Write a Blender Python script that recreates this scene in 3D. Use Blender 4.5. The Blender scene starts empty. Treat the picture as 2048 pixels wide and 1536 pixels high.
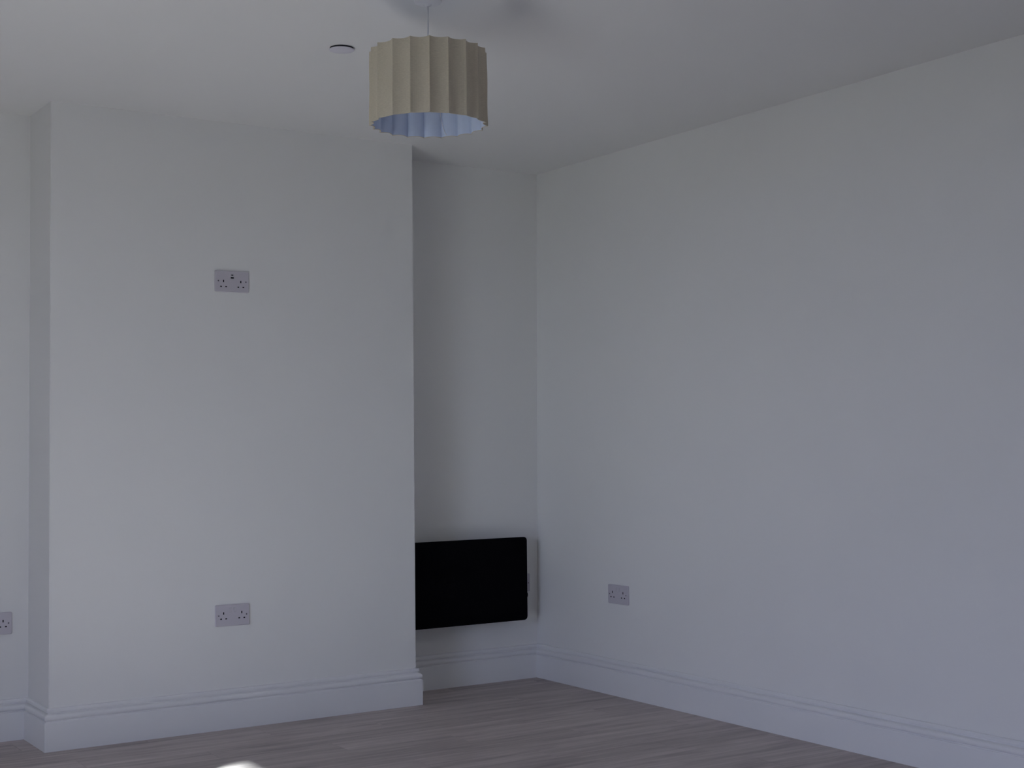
import bpy, bmesh, math, random
from mathutils import Vector, Matrix
random.seed(7)
S = bpy.context.scene
C = S.collection

# ------------------------------------------------------------------ camera
H = 2.4785                      # ceiling height
CAM = Vector((-3.9458, -5.7653, 1.1503))
yaw, pitch, roll, fpx = 0.58264, 0.04087, -0.00985, 2825.07
fwd = Vector((math.sin(yaw)*math.cos(pitch), math.cos(yaw)*math.cos(pitch), math.sin(pitch)))
r0 = Vector((math.cos(yaw), -math.sin(yaw), 0)); u0 = r0.cross(fwd)
rt = math.cos(roll)*r0 + math.sin(roll)*u0
up = -math.sin(roll)*r0 + math.cos(roll)*u0
cd = bpy.data.cameras.new('camera'); cam = bpy.data.objects.new('camera', cd); C.objects.link(cam)
cd.sensor_fit = 'HORIZONTAL'; cd.sensor_width = 36.0; cd.lens = fpx/2048*36.0
cd.clip_start = 0.02
cam.matrix_world = Matrix(((rt.x, up.x, -fwd.x, CAM.x), (rt.y, up.y, -fwd.y, CAM.y),
                           (rt.z, up.z, -fwd.z, CAM.z), (0, 0, 0, 1)))
S.camera = cam

# ------------------------------------------------------------------ daylight
W = bpy.data.worlds.new('sky'); S.world = W; W.use_nodes = True
bg = W.node_tree.nodes['Background']
bg.inputs[0].default_value = (0.575, 0.635, 1.0, 1); bg.inputs[1].default_value = 10.8
XL, YR = -4.80, -6.40           # left wall, rear wall
DY0, DY1, DZ = -3.85, -2.62, 2.08   # glazed doors in the left wall
TIP = (-1.935, -0.900)           # far corner of the sun patch on the floor
SDX = TIP[0]-XL+.245            # the glass stands 0.245 m out in the reveal
SUN = Vector((SDX, SDX*(TIP[1]-DY1)/(TIP[0]-XL), -(DZ-.107)))
sd = bpy.data.lights.new('sun', 'SUN'); sd.energy = 35.0; sd.angle = math.radians(1.1); sd.color = (0.88, 0.96, 1.0)
sun = bpy.data.objects.new('sun', sd); C.objects.link(sun)
sun.rotation_euler = SUN.to_track_quat('-Z', 'Y').to_euler(); sun.location = (-8, -5, 6)
pd = bpy.data.lights.new('door_portal', 'AREA'); pd.shape = 'RECTANGLE'; pd.size = DY1-DY0; pd.size_y = DZ
pd.cycles.is_portal = True       # emits nothing: only guides the sampling of the sky through the doors
po = bpy.data.objects.new('door_portal', pd); C.objects.link(po)
po.location = (XL-0.32, (DY0+DY1)/2, DZ/2); po.rotation_euler = (math.pi/2, 0, -math.pi/2)

vs = S.view_settings
S.display_settings.display_device = 'sRGB'
vs.view_transform = 'Standard'; vs.look = 'None'; vs.gamma = 1.0; vs.use_curve_mapping = False
vs.exposure = 0.0
S.cycles.max_bounces = 9; S.cycles.diffuse_bounces = 7; S.cycles.use_denoising = True
S.cycles.sample_clamp_indirect = 6.0

# ------------------------------------------------------------------ materials
def mat(name, col, rough=0.6, spec=0.5, bump=None, var=None, coat=0, sheen=0, trans=None):
    m = bpy.data.materials.new(name); m.use_nodes = True
    nt = m.node_tree; b = nt.nodes['Principled BSDF']
    b.inputs['Base Color'].default_value = (*col, 1); b.inputs['Roughness'].default_value = rough
    b.inputs['Specular IOR Level'].default_value = spec
    b.inputs['Coat Weight'].default_value = coat; b.inputs['Sheen Weight'].default_value = sheen
    tc = nt.nodes.new('ShaderNodeTexCoord')
    if var:
        n = nt.nodes.new('ShaderNodeTexNoise'); n.inputs['Scale'].default_value = var[0]; n.inputs['Detail'].default_value = 3
        nt.links.new(tc.outputs['Object'], n.inputs['Vector'])
        rp = nt.nodes.new('ShaderNodeValToRGB')
        k = var[1]
        rp.color_ramp.elements[0].position = .3; rp.color_ramp.elements[1].position = .7
        rp.color_ramp.elements[0].color = (*[c*(1-k) for c in col], 1)
        rp.color_ramp.elements[1].color = (*[min(1, c*(1+k)) for c in col], 1)
        nt.links.new(n.outputs['Fac'], rp.inputs['Fac']); nt.links.new(rp.outputs['Color'], b.inputs['Base Color'])
    if bump:
        n = nt.nodes.new('ShaderNodeTexNoise'); n.inputs['Scale'].default_value = bump[0]; n.inputs['Detail'].default_value = 2
        nt.links.new(tc.outputs['Object'], n.inputs['Vector'])
        bp = nt.nodes.new('ShaderNodeBump'); bp.inputs['Strength'].default_value = bump[1]; bp.inputs['Distance'].default_value = bump[2]
        nt.links.new(n.outputs['Fac'], bp.inputs['Height']); nt.links.new(bp.outputs['Normal'], b.inputs['Normal'])
    return m

M_wall = mat('matt_wall_paint', (0.80, 0.795, 0.78), 0.85, 0.2, None, (1.3, .012))
M_ceil = mat('matt_ceiling_paint', (0.80, 0.795, 0.785), 0.9, 0.15, None, (1.1, .01))
M_trim = mat('satin_trim_paint', (0.80, 0.80, 0.80), 0.38, 0.5, None, (4, .01))
M_plate = mat('socket_plastic', (0.56, 0.53, 0.58), 0.35, 0.5, None, (30, .01))
M_rocker = mat('rocker_plastic', (0.54, 0.52, 0.56), 0.3, 0.5, None, (30, .01))
M_hole = mat('dark_socket_hole', (0.004, 0.003, 0.006), 0.8, 0.2, None, (300, .2))
M_screw = mat('dull_steel_screw', (0.14, 0.12, 0.15), 0.5, 0.5, None, (300, .1))
M_black = mat('black_heater_panel', (0.0015, 0.0012, 0.0022), 0.55, 0.06, None, (40, .2))
M_hbody = mat('black_heater_casing', (0.004, 0.004, 0.006), 0.6, 0.1, None, (40, .2))
M_white = mat('white_plastic', (0.78, 0.77, 0.78), 0.4, 0.5, None, (40, .01))
M_disc = mat('cover_plate_plastic', (0.70, 0.68, 0.74), 0.5, 0.4, None, (40, .01))
M_gapshade = mat('gap_shade', (0.02, 0.02, 0.025), 0.8, 0.2, None, (40, .1))  # near-black colour stands in for the shade in the cover plate gap
M_lin = mat('pale_blue_white_lining', (0.64, 0.71, 0.85), 0.75, 0.2, (700, .1, .0005), (50, .02))
M_sub = mat('subfloor', (0.05, 0.048, 0.045), 0.9, 0.1, None, (5, .1))
M_upvc = mat('white_door_frame', (0.80, 0.80, 0.80), 0.35, 0.5, None, (10, .01))
M_steel = mat('brushed_metal', (0.5, 0.5, 0.5), 0.35, 0.5, None, (60, .05))
M_pave = mat('garden_ground', (0.055, 0.062, 0.040), 0.9, 0.2, (8, .3, .01), (3, .12))

def shade_fabric():
    m = mat('beige_shade_fabric', (0.58, 0.53, 0.44), 0.85, 0.15, None, None, 0, 0.15)
    nt = m.node_tree; b = nt.nodes['Principled BSDF']
    tc = nt.nodes['Texture Coordinate']
    mp = nt.nodes.new('ShaderNodeMapping'); mp.inputs['Scale'].default_value = (120, 120, 1400)
    n = nt.nodes.new('ShaderNodeTexNoise'); n.inputs['Scale'].default_value = 1.0; n.inputs['Detail'].default_value = 3
    nt.links.new(tc.outputs['Object'], mp.inputs['Vector']); nt.links.new(mp.outputs['Vector'], n.inputs['Vector'])
    rp = nt.nodes.new('ShaderNodeValToRGB'); rp.color_ramp.elements[0].position = .3; rp.color_ramp.elements[1].position = .7
    rp.color_ramp.elements[0].color = (.525, .468, .365, 1); rp.color_ramp.elements[1].color = (.640, .575, .452, 1)
    nt.links.new(n.outputs['Fac'], rp.inputs['Fac']); nt.links.new(rp.outputs['Color'], b.inputs['Base Color'])
    bp = nt.nodes.new('ShaderNodeBump'); bp.inputs['Strength'].default_value = .25; bp.inputs['Distance'].default_value = .0006
    nt.links.new(n.outputs['Fac'], bp.inputs['Height']); nt.links.new(bp.outputs['Normal'], b.inputs['Normal'])
    return m
M_shade = shade_fabric()

def plank_mat():
    m = bpy.data.materials.new('grey_oak_plank'); m.use_nodes = True
    nt = m.node_tree; b = nt.nodes['Principled BSDF']; L = nt.links.new
    tc = nt.nodes.new('ShaderNodeTexCoord'); oi = nt.nodes.new('ShaderNodeObjectInfo')
    mul = nt.nodes.new('ShaderNodeMath'); mul.operation = 'MULTIPLY'; mul.inputs[1].default_value = 37.0
    L(oi.outputs['Random'], mul.inputs[0])
    cx = nt.nodes.new('ShaderNodeCombineXYZ'); L(mul.outputs[0], cx.inputs[0]); L(mul.outputs[0], cx.inputs[1])
    add = nt.nodes.new('ShaderNodeVectorMath'); add.operation = 'ADD'
    L(tc.outputs['Object'], add.inputs[0]); L(cx.outputs[0], add.inputs[1])
    def noise(scale, detail, rough):
        mp = nt.nodes.new('ShaderNodeMapping'); mp.inputs['Scale'].default_value = scale; L(add.outputs[0], mp.inputs['Vector'])
        n = nt.nodes.new('ShaderNodeTexNoise'); n.inputs['Scale'].default_value = 1; n.inputs['Detail'].default_value = detail
        n.inputs['Roughness'].default_value = rough; L(mp.outputs[0], n.inputs['Vector']); return n
    a = noise((1.6, 26, 1), 5, .6); c = noise((5, 90, 1), 3, .5); d = noise((3.0, 11, 1), 2, .5)
    rp = nt.nodes.new('ShaderNodeValToRGB')
    e = rp.color_ramp.elements
    e[0].position = .30; e[0].color = (.390, .340, .328, 1); e[1].position = .72; e[1].color = (.585, .518, .498, 1)
    L(a.outputs['Fac'], rp.inputs['Fac'])
    r2 = nt.nodes.new('ShaderNodeValToRGB'); r2.color_ramp.elements[0].position = .3; r2.color_ramp.elements[1].position = .65
    r2.color_ramp.elements[0].color = (.91, .91, .91, 1); r2.color_ramp.elements[1].color = (1.04, 1.04, 1.04, 1)
    L(c.outputs['Fac'], r2.inputs['Fac'])
    r3 = nt.nodes.new('ShaderNodeValToRGB'); r3.color_ramp.elements[0].position = .33; r3.color_ramp.elements[1].position = .5
    r3.color_ramp.elements[0].color = (.84, .83, .84, 1); r3.color_ramp.elements[1].color = (1, 1, 1, 1)
    L(d.outputs['Fac'], r3.inputs['Fac'])
    tone = nt.nodes.new('ShaderNodeMapRange'); tone.inputs['To Min'].default_value = .90; tone.inputs['To Max'].default_value = 1.10
    L(oi.outputs['Random'], tone.inputs['Value'])
    prev = rp.outputs['Color']
    for src in (r2.outputs['Color'], r3.outputs['Color'], tone.outputs[0]):
        mx = nt.nodes.new('ShaderNodeMix'); mx.data_type = 'RGBA'; mx.blend_type = 'MULTIPLY'; mx.inputs['Factor'].default_value = 1
        L(prev, mx.inputs['A']); L(src, mx.inputs['B']); prev = mx.outputs['Result']
    L(prev, b.inputs['Base Color'])
    b.inputs['Roughness'].default_value = .55; b.inputs['Specular IOR Level'].default_value = .3
    bp = nt.nodes.new('ShaderNodeBump'); bp.inputs['Strength'].default_value = .15; bp.inputs['Distance'].default_value = .0008
    L(c.outputs['Fac'], bp.inputs['Height']); L(bp.outputs['Normal'], b.inputs['Normal'])
    return m
M_plank = plank_mat()

def glass_mat():
    m = bpy.data.materials.new('door_glass'); m.use_nodes = True; nt = m.node_tree; nt.nodes.clear()
    o = nt.nodes.new('ShaderNodeOutputMaterial'); t = nt.nodes.new('ShaderNodeBsdfTransparent'); g = nt.nodes.new('ShaderNodeBsdfGlossy')
    g.inputs['Roughness'].default_value = .02; t.inputs['Color'].default_value = (.95, .97, .96, 1)
    lw = nt.nodes.new('ShaderNodeLayerWeight'); lw.inputs['Blend'].default_value = .5
    pw = nt.nodes.new('ShaderNodeMath'); pw.operation = 'POWER'; pw.inputs[1].default_value = 4.0; nt.links.new(lw.outputs['Facing'], pw.inputs[0])
    f = nt.nodes.new('ShaderNodeMath'); f.operation = 'MULTIPLY_ADD'; f.inputs[1].default_value = .55; f.inputs[2].default_value = .03
    nt.links.new(pw.outputs[0], f.inputs[0])
    mx = nt.nodes.new('ShaderNodeMixShader'); nt.links.new(f.outputs[0], mx.inputs[0])
    nt.links.new(t.outputs[0], mx.inputs[1]); nt.links.new(g.outputs[0], mx.inputs[2]); nt.links.new(mx.outputs[0], o.inputs[0])
    return m
M_glass = glass_mat()

# ------------------------------------------------------------------ mesh helpers
def obj(name, bm, m, parent=None, smooth=False, loc=None, rotz=0):
    me = bpy.data.meshes.new(name)
    bmesh.ops.recalc_face_normals(bm, faces=bm.faces[:])
    bm.to_mesh(me); bm.free(); me.materials.append(m)
    if smooth:
        for p in me.polygons: p.use_smooth = True
    o = bpy.data.objects.new(name, me); C.objects.link(o)
    if parent: o.parent = parent
    if loc is not None: o.location = loc
    if rotz: o.rotation_euler = (0, 0, rotz)
    return o
def struct(name, bm, m, label, category):
    o = obj(name, bm, m); o['kind'] = 'structure'; o['label'] = label; o['category'] = category
    return o
def thing(name, loc, label, cat, group=None, rotz=0):
    o = bpy.data.objects.new(name, None); C.objects.link(o); o.location = loc; o.rotation_euler = (0, 0, rotz)
    o.empty_display_size = .05; o['label'] = label; o['category'] = cat
    if group: o['group'] = group
    return o
def box(bm, a, b, bev=0, seg=2):
    vs_ = [bm.verts.new((x, y, z)) for x in (a[0], b[0]) for y in (a[1], b[1]) for z in (a[2], b[2])]
    f = [(0,1,3,2), (4,6,7,5), (0,4,5,1), (2,3,7,6), (0,2,6,4), (1,5,7,3)]
    fs = [bm.faces.new([vs_[i] for i in q]) for q in f]
    if bev:
        es = list({e for q in fs for e in q.edges})
        bmesh.ops.bevel(bm, geom=es, offset=bev, segments=seg, affect='EDGES', profile=.5)
    return bm
def boxbm(a, b, bev=0, seg=2): return box(bmesh.new(), a, b, bev, seg)
def lathe(bm, prof, n=32, cx=0, cy=0, axis='Z'):
    rings = []
    for (r, z) in prof:
        ring = []
        for k in range(n):
            t = 2*math.pi*k/n
            if axis == 'Z': co = (cx+r*math.cos(t), cy+r*math.sin(t), z)
            elif axis == 'Y': co = (cx+r*math.cos(t), z, cy+r*math.sin(t))
            else: co = (z, cx+r*math.cos(t), cy+r*math.sin(t))
            ring.append(bm.verts.new(co))
        rings.append(ring)
    for p, q in zip(rings, rings[1:]):
        for k in range(n): bm.faces.new((p[k], p[(k+1) % n], q[(k+1) % n], q[k]))
    bm.faces.new(rings[0]); bm.faces.new(rings[-1])
    return bm
def rounded_rect(w, h, r, n=5):
    pts = []
    for cx, cy, a0 in ((w/2-r, h/2-r, 0), (-w/2+r, h/2-r, 90), (-w/2+r, -h/2+r, 180), (w/2-r, -h/2+r, 270)):
        for k in range(n+1):
            t = math.radians(a0+90*k/n); pts.append((cx+r*math.cos(t), cy+r*math.sin(t)))
    return pts
def plate(bm, w, h, r, y0, y1, cx=0, cz=0, cham=0):
    """rounded plate standing against the plane y=y0, its front at y1 (towards -y)"""
    s = -1 if y1 < y0 else 1
    levels = [(0, y0), (0, y1-s*cham), (cham, y1)] if cham else [(0, y0), (0, y1)]
    rings = []
    for inset, y in levels:
        pts = rounded_rect(w-2*inset, h-2*inset, max(r-inset, .0004))
        rings.append([bm.verts.new((cx+x, y, cz+z)) for x, z in pts])
    n = len(rings[0])
    for p, q in zip(rings, rings[1:]):
        for k in range(n): bm.faces.new((p[k], p[(k+1) % n], q[(k+1) % n], q[k]))
    bm.faces.new(rings[0]); bm.faces.new(rings[-1])
    return bm
def tube(bm, pts, rad, n=10):
    rings = []
    for i, p in enumerate(pts):
        p = Vector(p); d = (Vector(pts[min(i+1, len(pts)-1)]) - Vector(pts[max(i-1, 0)])).normalized()
        a = d.cross(Vector((0, 0, 1)));  a = a if a.length > .1 else d.cross(Vector((1, 0, 0)))
        a.normalize(); b2 = d.cross(a)
        rings.append([bm.verts.new(p + rad*(math.cos(2*math.pi*k/n)*a + math.sin(2*math.pi*k/n)*b2)) for k in range(n)])
    for p, q in zip(rings, rings[1:]):
        for k in range(n): bm.faces.new((p[k], p[(k+1) % n], q[(k+1) % n], q[k]))
    bm.faces.new(rings[0]); bm.faces.new(rings[-1]); return bm

# ------------------------------------------------------------------ room shell
A, BW, D = 0.8637, 1.5909, 0.2983      # alcove width, breast width, breast depth
XT, XB = 0.0127, -0.0127               # the right wall leans slightly out of plumb
T = 0.12
TL = 0.30                       # the outside wall is thicker
def xr(z): return XB + (XT-XB)*z/H
# right wall (leaning slab)
bm = bmesh.new()
v = [bm.verts.new(c) for c in ((XB, 0, 0), (XB, YR, 0), (XT, YR, H), (XT, 0, H), (T, 0, 0), (T, YR, 0), (T, YR, H), (T, 0, H))]
for q in ((0,1,2,3), (4,7,6,5), (0,4,5,1), (3,2,6,7), (0,3,7,4), (1,5,6,2)): bm.faces.new([v[i] for i in q])
struct('wall_right', bm, M_wall, 'long plain white wall to the right of the corner', 'wall')
struct('wall_back', boxbm((XL-TL, 0, 0), (T, T, H)), M_wall, 'plain white wall at the back of both alcoves', 'wall')
bm = boxbm((-A-BW, -D, 0), (-A, 0, H))
es = [e for e in bm.edges if abs(e.verts[0].co.z-e.verts[1].co.z) > 1 and e.verts[0].co.y < -.1]
bmesh.ops.bevel(bm, geom=es, offset=.0025, segments=2, affect='EDGES')
struct('wall_chimney', bm, M_wall, 'white chimney breast standing proud of the back wall', 'wall')
bm = bmesh.new()
box(bm, (XL-TL, DY1, 0), (XL, 0, H)); box(bm, (XL-TL, YR, 0), (XL, DY0, H)); box(bm, (XL-TL, DY0, DZ), (XL, DY1, H))
struct('wall_left', bm, M_wall, 'white wall holding the glazed garden doors', 'wall')
struct('wall_rear', boxbm((XL-TL, YR-T, 0), (T, YR, H)), M_wall, 'plain white wall facing the chimney breast', 'wall')
struct('ceiling', boxbm((XL-TL, YR-T, H), (T, T, H+.1)), M_ceil, 'plain white painted ceiling', 'ceiling')
floor = struct('floor', boxbm((XL-TL, YR-T, -.12), (T, T, -.010)), M_sub, 'floor laid with grey brown wood planks', 'floor')
gr = struct('ground', boxbm((XL-30, -30, -.30), (XL-TL, 24, -.16)), M_pave, 'garden ground outside the glazed doors', 'ground')

# planks, laid along x
PW, PL = 0.1425, 1.22
seam0 = -0.945
rows = int((0-YR)/PW)+2
k0 = math.ceil((0-seam0)/PW)
plank_cache = {}
def plank_mesh(L, w):
    key = (round(L, 3), round(w, 3))
    if key not in plank_cache:
        bm = boxbm((0, 0, -.010), (L-.0006, w-.0006, 0))
        es = [e for e in bm.edges if e.verts[0].co.z > -.001 and e.verts[1].co.z > -.001]
        bmesh.ops.bevel(bm, geom=es, offset=.0009, segments=1, affect='EDGES')
        bmesh.ops.recalc_face_normals(bm, faces=bm.faces[:])
        me = bpy.data.meshes.new('plank'); bm.to_mesh(me); bm.free(); me.materials.append(M_plank); plank_cache[key] = me
    return plank_cache[key]
XR0 = 0.0
for i in range(rows):
    y1 = seam0 + (k0-i)*PW; y0 = y1-PW
    y1c, y0c = min(y1, 0), max(y0, YR)
    if y1c-y0c < .01: continue
    # the row between -0.945 and -0.8025 has an end joint at x = -1.522
    off = -1.522 + ((i-(k0-1))*0.447) % PL
    ph = off
    while ph > XL: ph -= PL
    x = ph
    while x < XR0:
        xa, xb = max(x, XL), min(x+PL, XR0)
        if xb-xa > .03:
            o = bpy.data.objects.new('plank', plank_mesh(xb-xa, y1c-y0c)); C.objects.link(o); o.parent = floor
            o.location = (xa, y0c, 0)
        x += PL

# skirting boards: moulded profile swept along the walls with mitred corners
PROF = [(0, 0), (.0215, 0), (.0215, .1070), (.0205, .1095), (.0180, .1110), (.0140, .1118), (.0135, .1145), (.0170, .1160), (.0198, .1190),
        (.0208, .1235), (.0206, .1275), (.0194, .1320), (.0165, .1355), (.0115, .1378), (.0070, .1392), (.0050, .1402), (.0050, .1432),
        (.0090, .1442), (.0106, .1470), (.0108, .1540), (.0095, .1580), (.0065, .1600), (0, .1600)]
path = [(XB, YR), (XB, 0), (-A, 0), (-A, -D), (-A-BW, -D), (-A-BW, 0), (XL, 0), (XL, DY1+.07)]
path2 = [(XL, DY0-.07), (XL, YR), (XB, YR), (XB, YR+.5)]
def nrm(p, q):
    d = Vector((q[0]-p[0], q[1]-p[1])).normalized(); return Vector((-d.y, d.x))   # interior on the left
def skirt(path, names):
    offs = []
    for i, p in enumerate(path):
        n1 = nrm(path[i-1], p) if i > 0 else None
        n2 = nrm(p, path[i+1]) if i < len(path)-1 else None
        if n1 is None: n1 = n2
        if n2 is None: n2 = n1
        s = n1+n2; s = s / (1+n1.dot(n2)); offs.append(s)
    for i, (nm, lb) in enumerate(names):
        if nm is None: continue
        bm = bmesh.new(); R = []
        for j in (i, i+1):
            P = Vector(path[j]); R.append([bm.verts.new((P.x+offs[j].x*t, P.y+offs[j].y*t, z)) for t, z in PROF])
        n = len(PROF)
        for k in range(n): bm.faces.new((R[0][k], R[0][(k+1) % n], R[1][(k+1) % n], R[1][k]))
        bm.faces.new(R[0]); bm.faces.new(R[1])
        struct(nm, bm, M_trim, lb, 'skirting board')
skirt(path, [('baseboard_right', 'white moulded skirting board along the long right wall'),
             ('baseboard_back', 'white moulded skirting board below the black heater'),
             ('baseboard_chimney_right', 'short white skirting board on the chimney breast side facing the heater'),
             ('baseboard_chimney', 'white moulded skirting board across the chimney breast front'),
             ('baseboard_chimney_left', 'short white skirting return on the chimney breast side away from the heater'),
             ('baseboard_alcove', 'white skirting board in the alcove without the heater'),
             ('baseboard_left', 'white skirting board between the alcove and the glazed doors')])
skirt(path2, [('baseboard_left_rear', 'white skirting board beyond the glazed doors'),
              ('baseboard_rear', 'white skirting board along the wall facing the chimney breast')])

# glazed garden doors, set out in the reveal of the left wall
struct('trim_1', boxbm((XL-.205, DY0, -.010), (XL, DY1, .002), .001), M_trim, 'white threshold board inside the glazed garden doors', 'threshold')
door = thing('door_1', (XL, (DY0+DY1)/2, 0), 'pair of white framed glazed garden doors', 'door'); door['kind'] = 'structure'
hw = (DY1-DY0)/2; FX0, FX1 = -.28, -.21
bm = bmesh.new()
box(bm, (FX0, -hw, 0), (FX1, -hw+.05, DZ)); box(bm, (FX0, hw-.05, 0), (FX1, hw, DZ))
box(bm, (FX0, -hw+.05, DZ-.05), (FX1, hw-.05, DZ)); box(bm, (FX0, -hw+.05, 0), (FX1, hw-.05, .03))
obj('door_frame', bm, M_upvc, door)
for s in (-1, 1):
    a, b = (-hw+.052, -.002) if s < 0 else (.002, hw-.052)
    bm = bmesh.new(); st = .055
    box(bm, (FX0+.01, a, .032), (FX1-.01, a+st, DZ-.052)); box(bm, (FX0+.01, b-st, .032), (FX1-.01, b, DZ-.052))
    box(bm, (FX0+.01, a+st, .032), (FX1-.01, b-st, .032+st)); box(bm, (FX0+.01, a+st, DZ-.052-st), (FX1-.01, b-st, DZ-.052))
    lf = obj('door_leaf', bm, M_upvc, door)
    obj('pane', boxbm((-.248, a+st, .032+st), (-.242, b-st, DZ-.052-st)), M_glass, lf)
    bm = bmesh.new(); hy = -.03 if s < 0 else .03
    box(bm, (FX1-.01, hy-.012, .95), (FX1-.004, hy+.012, 1.13), .002)
    box(bm, (FX1-.004, hy-.008, 1.04), (FX1+.04, hy+.008, 1.056), .003)
    box(bm, (FX1+.025, min(hy, hy+s*.11), 1.04), (FX1+.04, max(hy, hy+s*.11), 1.056), .004)
    obj('handle', bm, M_steel, lf)

# ------------------------------------------------------------------ sockets (built facing -y, plate back on y=0)
def slot(name, parent, x, z, w, h, y=-.0093, m=M_hole):
    return obj(name, boxbm((x-w/2, y-.0002, z-h/2), (x+w/2, y+.004, z+h/2)), m, parent)
def screw(parent, x, z, y=-.009):
    bm = bmesh.new(); lathe(bm, [(.0031, y+.003), (.0031, y-.0001), (.0026, y-.0004)], 14, x, z, 'Y')
    s = obj('screw', bm, M_screw, parent)
    obj('screw_slot', boxbm((x-.0019, y-.0006, z-.0003), (x+.0019, y+.001, z+.0003)), M_hole, s)
def double_socket(loc, label, rotz=0, usb=False):
    t = thing('double_socket', loc, label, 'socket', None, rotz)
    obj('faceplate', plate(bmesh.new(), .146, .086, .005, 0, -.009, cham=.0018), M_plate, t)
    dz = -.0095 if usb else 0
    for s in (-1, 1):
        ox = s*.039 if not usb else s*.0375
        slot('earth_slot', t, ox, .0095+dz, .0046, .0100)
        slot('live_slot', t, ox+.011, -.0128+dz, .0072, .0046)
        slot('neutral_slot', t, ox-.011, -.0128+dz, .0072, .0046)
        screw(t, s*.0598, .0005)
        if not usb:
            bm = plate(bmesh.new(), .0105, .019, .001, -.008, -.0112, s*.0092, .0225, .0008)
            for vv in bm.verts:
                if vv.co.y < -.0105 and vv.co.z < .0225: vv.co.y += .0016
            rk = obj('rocker_switch', bm, M_rocker, t)
    if usb:
        bm = plate(bmesh.new(), .019, .023, .001, -.008, -.0098, 0, .0205, .0005)
        md = obj('usb_module', bm, M_rocker, t)
        slot('usb_port', md, 0, .0150, .0132, .0062, -.0099)
        slot('usb_port', md, 0, .0262, .0092, .0036, -.0099)
    return t
double_socket((-1.7210, -D, 1.8195), 'white double socket with black USB ports, mounted high on the chimney breast', 0, True)
double_socket((-1.7213, -D, 0.4566), 'white double socket low on the chimney breast above its skirting board')
double_socket((-2.5199-.073, 0, 0.4576), 'white double socket in the alcove without the heater')
double_socket((xr(.454), -0.6557, 0.4538), 'white double socket low on the long right wall near the heater', math.radians(-90))

# fused spur behind the heater
sp = thing('fused_spur', (-.059-.043, 0, .4625), 'white fused spur plate on the wall mostly hidden behind black heater', 'switch')
obj('faceplate', plate(bmesh.new(), .086, .086, .005, 0, -.010, cham=.0018), M_plate, sp)
obj('rocker_switch', plate(bmesh.new(), .012, .022, .001, -.009, -.013, -.018, 0, .001), M_rocker, sp)
obj('fuse_carrier', plate(bmesh.new(), .022, .030, .001, -.009, -.012, .010, 0, .001), M_rocker, sp)
screw(sp, .0335, -.002, -.010); screw(sp, -.0335, -.002, -.010)

# ------------------------------------------------------------------ panel heater in the alcove
HX0, HX1, HZ0, HZ1 = -.815, -.1385, .2965, .6930
hc = ((HX0+HX1)/2, 0, (HZ0+HZ1)/2)
ht = thing('panel_heater', hc, 'slim black wall heater with rounded corners in the alcove', 'heater')
w, h = HX1-HX0, HZ1-HZ0
obj('front_panel', plate(bmesh.new(), w, h, .018, -.097, -.105, cham=.001), M_black, ht)
obj('casing', plate(bmesh.new(), w-.10, h-.06, .010, -.052, -.097, cham=.004), M_hbody, ht)
for s in (-1, 1):
    bm = bmesh.new(); box(bm, (s*.2-.02, -.052, -.14), (s*.2+.02, 0, -.12), .001); box(bm, (s*.2-.02, -.052, .12), (s*.2+.02, 0, .14), .001)
    box(bm, (s*.2-.02, -.003, -.12), (s*.2+.02, 0, .12))
    obj('wall_bracket', bm, M_hbody, ht)
bm = bmesh.new(); lathe(bm, [(.0165, w/2-.052), (.0165, w/2+.0055), (.0150, w/2+.0090), (.0120, w/2+.0102)], 24, -.0805, .414-hc[2], 'X')
kn = obj('control_knob', bm, M_hbody, ht, True)

# ------------------------------------------------------------------ pendant lamp
LX, LY = -1.840, -2.130
lamp = thing('pendant_lamp', (LX, LY, H), 'pendant lamp with scalloped beige fabric drum shade hanging from the ceiling', 'lamp')
bm = bmesh.new(); lathe(bm, [(.0415, 0), (.0415, -.004), (.0395, -.0085), (.030, -.0125), (.014, -.0140), (.0115, -.0150), (.0095, -.0185), (.004, -.0195)], 40)
obj('ceiling_rose', bm, M_white, lamp, True)
ZT, ZB = 2.3205-H, 2.0990-H
bm = bmesh.new(); tube(bm, [(0, 0, -.017), (.0008, 0, -.06), (0, .0006, -.12), (0, 0, ZT-.028)], .0030, 10)
obj('flex', bm, M_white, lamp, True)
bm = bmesh.new(); lathe(bm, [(.006, ZT-.024), (.012, ZT-.030), (.0165, ZT-.042), (.0165, ZT-.062), (.021, ZT-.063), (.021, ZT-.070), (.0165, ZT-.071), (.0165, ZT-.086), (.0140, ZT-.090)], 24)
obj('lampholder', bm, M_white, lamp, True)
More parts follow.
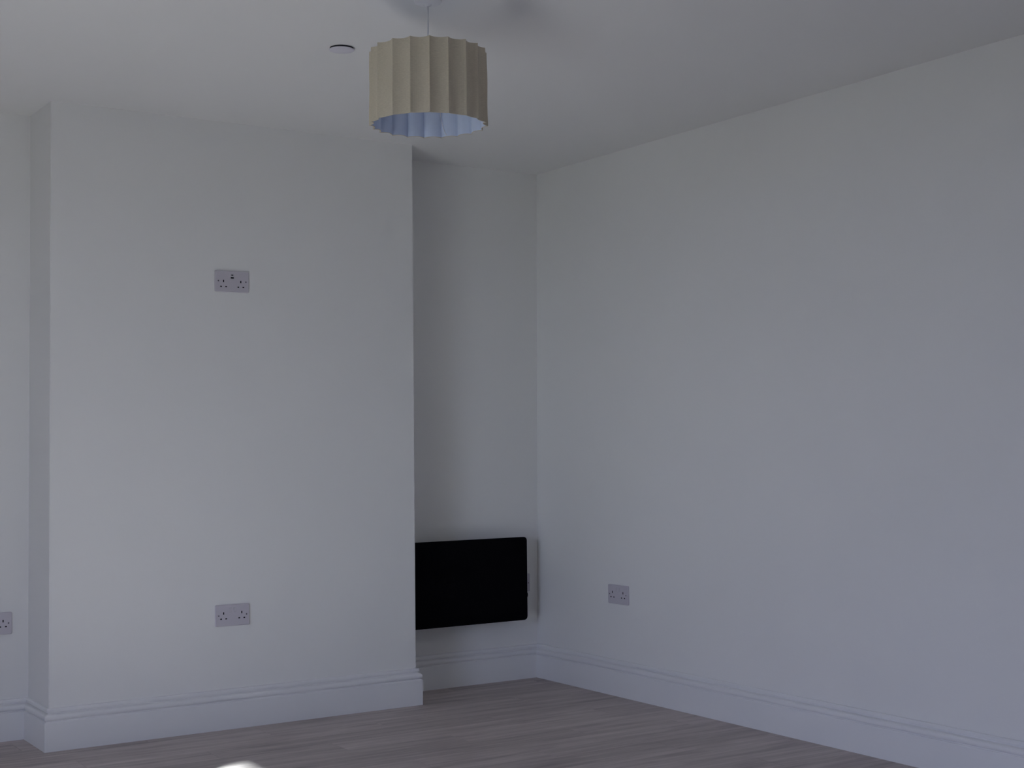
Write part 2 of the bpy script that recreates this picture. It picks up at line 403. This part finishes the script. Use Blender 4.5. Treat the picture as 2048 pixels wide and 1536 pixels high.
# the ridges are spaced a little unevenly around the shade (degrees)
RID = [1.1, 19.1, 38.2, 55.7, 73.5, 91, 111, 131.2, 149.1, 166.6, 184.3, 201.9, 219.2, 237, 252.8, 270, 286, 303.3, 324.2, 342.8]
NP = len(RID)
toward = math.radians(-119.9)
jit = [random.uniform(-.0010, .0010) for _ in range(NP)]
NU, NV = 10, 7
def ridge_ang(i): return toward + math.radians(RID[i % NP]) + (2*math.pi if i >= NP else 0)
def shade_pt(i, u, vz, inset):
    a0, a1 = ridge_ang(i), ridge_ang(i+1)
    if a1 < a0: a1 += 2*math.pi
    R = (.1765 + .0015*(1-vz)) + jit[i % NP]*(1-u) + jit[(i+1) % NP]*u
    wob = .0007*math.sin(vz*9+i*1.7)*(1-u) + .0007*math.sin(vz*9+(i+1)*1.7)*u
    dep = .0125 + .0012*math.sin(vz*5+i*2.1)
    s = 4*u*(1-u)
    a = a0+(a1-a0)*u
    ends = .0020*s
    r = R + wob - dep*(s**.85) - inset
    z = ZB + (ZT-ZB)*vz
    z += ends*(1 if vz < .01 else (-.6 if vz > .99 else 0))
    return (r*math.cos(a), r*math.sin(a), z)
def strip(bm, i, inset0, inset1, e0=0, e1=1):
    grid = []
    for ins in (inset0, inset1):
        grid.append([[bm.verts.new(shade_pt(i, e0+(e1-e0)*k/NU, j/NV, ins)) for k in range(NU+1)] for j in range(NV+1)])
    for g in grid:
        for j in range(NV):
            for k in range(NU): bm.faces.new((g[j][k], g[j][k+1], g[j+1][k+1], g[j+1][k]))
    o, n_ = grid
    for k in range(NU):
        bm.faces.new((o[0][k], o[0][k+1], n_[0][k+1], n_[0][k])); bm.faces.new((o[NV][k], o[NV][k+1], n_[NV][k+1], n_[NV][k]))
    for j in range(NV):
        bm.faces.new((o[j][0], o[j+1][0], n_[j+1][0], n_[j][0])); bm.faces.new((o[j][NU], o[j+1][NU], n_[j+1][NU], n_[j][NU]))
bm = bmesh.new()
for i in range(NP): strip(bm, i, .0012, .0024)
bmesh.ops.remove_doubles(bm, verts=bm.verts[:], dist=.0002)
shade = obj('lamp_shade', bm, M_lin, lamp); shade['label'] = 'pale bluish white lining of the drum shade'
for i in range(NP):
    bm = bmesh.new(); strip(bm, i, 0, .0011)
    p = obj('panel', bm, M_shade, shade)
    # rolled hem along the lower and upper edge of the panel
    for nm, vz, rad in (('lower_hem', 0, .0013), ('upper_hem', 1, .0011)):
        bm = bmesh.new(); tube(bm, [shade_pt(i, k/NU, vz, .0011) for k in range(NU+1)], rad, 6)
        obj(nm, bm, M_shade, shade, True)
# loose edge of the lining where its seam runs down one ridge
bm = bmesh.new()
tube(bm, [shade_pt(9, .14, .50, .0040), shade_pt(9, .10, .42, .0045), shade_pt(9, .04, .32, .0050), shade_pt(8, .96, .22, .0060),
          shade_pt(8, .84, .12, .0050), shade_pt(8, .72, .05, .0040), shade_pt(8, .62, .02, .0032)], .0011, 6)
obj('lining_seam', bm, M_white, shade, True)
bm = bmesh.new()
for k in range(3):
    t = toward + .4 + k*2*math.pi/3
    tube(bm, [(.022*math.cos(t), .022*math.sin(t), ZT-.064), (.08*math.cos(t), .08*math.sin(t), ZT-.050), (.163*math.cos(t), .163*math.sin(t), ZT-.010)], .0015, 6)
tube(bm, [(.024*math.cos(k*math.pi/8), .024*math.sin(k*math.pi/8), ZT-.064) for k in range(17)], .0018, 6)
obj('shade_carrier', bm, M_white, lamp, True)

# ------------------------------------------------------------------ round cover plate on the ceiling
cp = thing('ceiling_cover_plate', (-1.8300, -1.5340, H), 'small round white cover plate on the ceiling beside the pendant lamp', 'cover plate')
bm = bmesh.new(); lathe(bm, [(.0395, 0), (.0395, -.0062)], 32); obj('base', bm, M_gapshade, cp)  # base coloured dark to paint the shadow gap above the plate
bm = bmesh.new(); lathe(bm, [(.0405, -.0055), (.0423, -.0060), (.0425, -.0072), (.041, -.0085), (.020, -.0095), (.002, -.0097)], 48); obj('plate', bm, M_disc, cp, True)
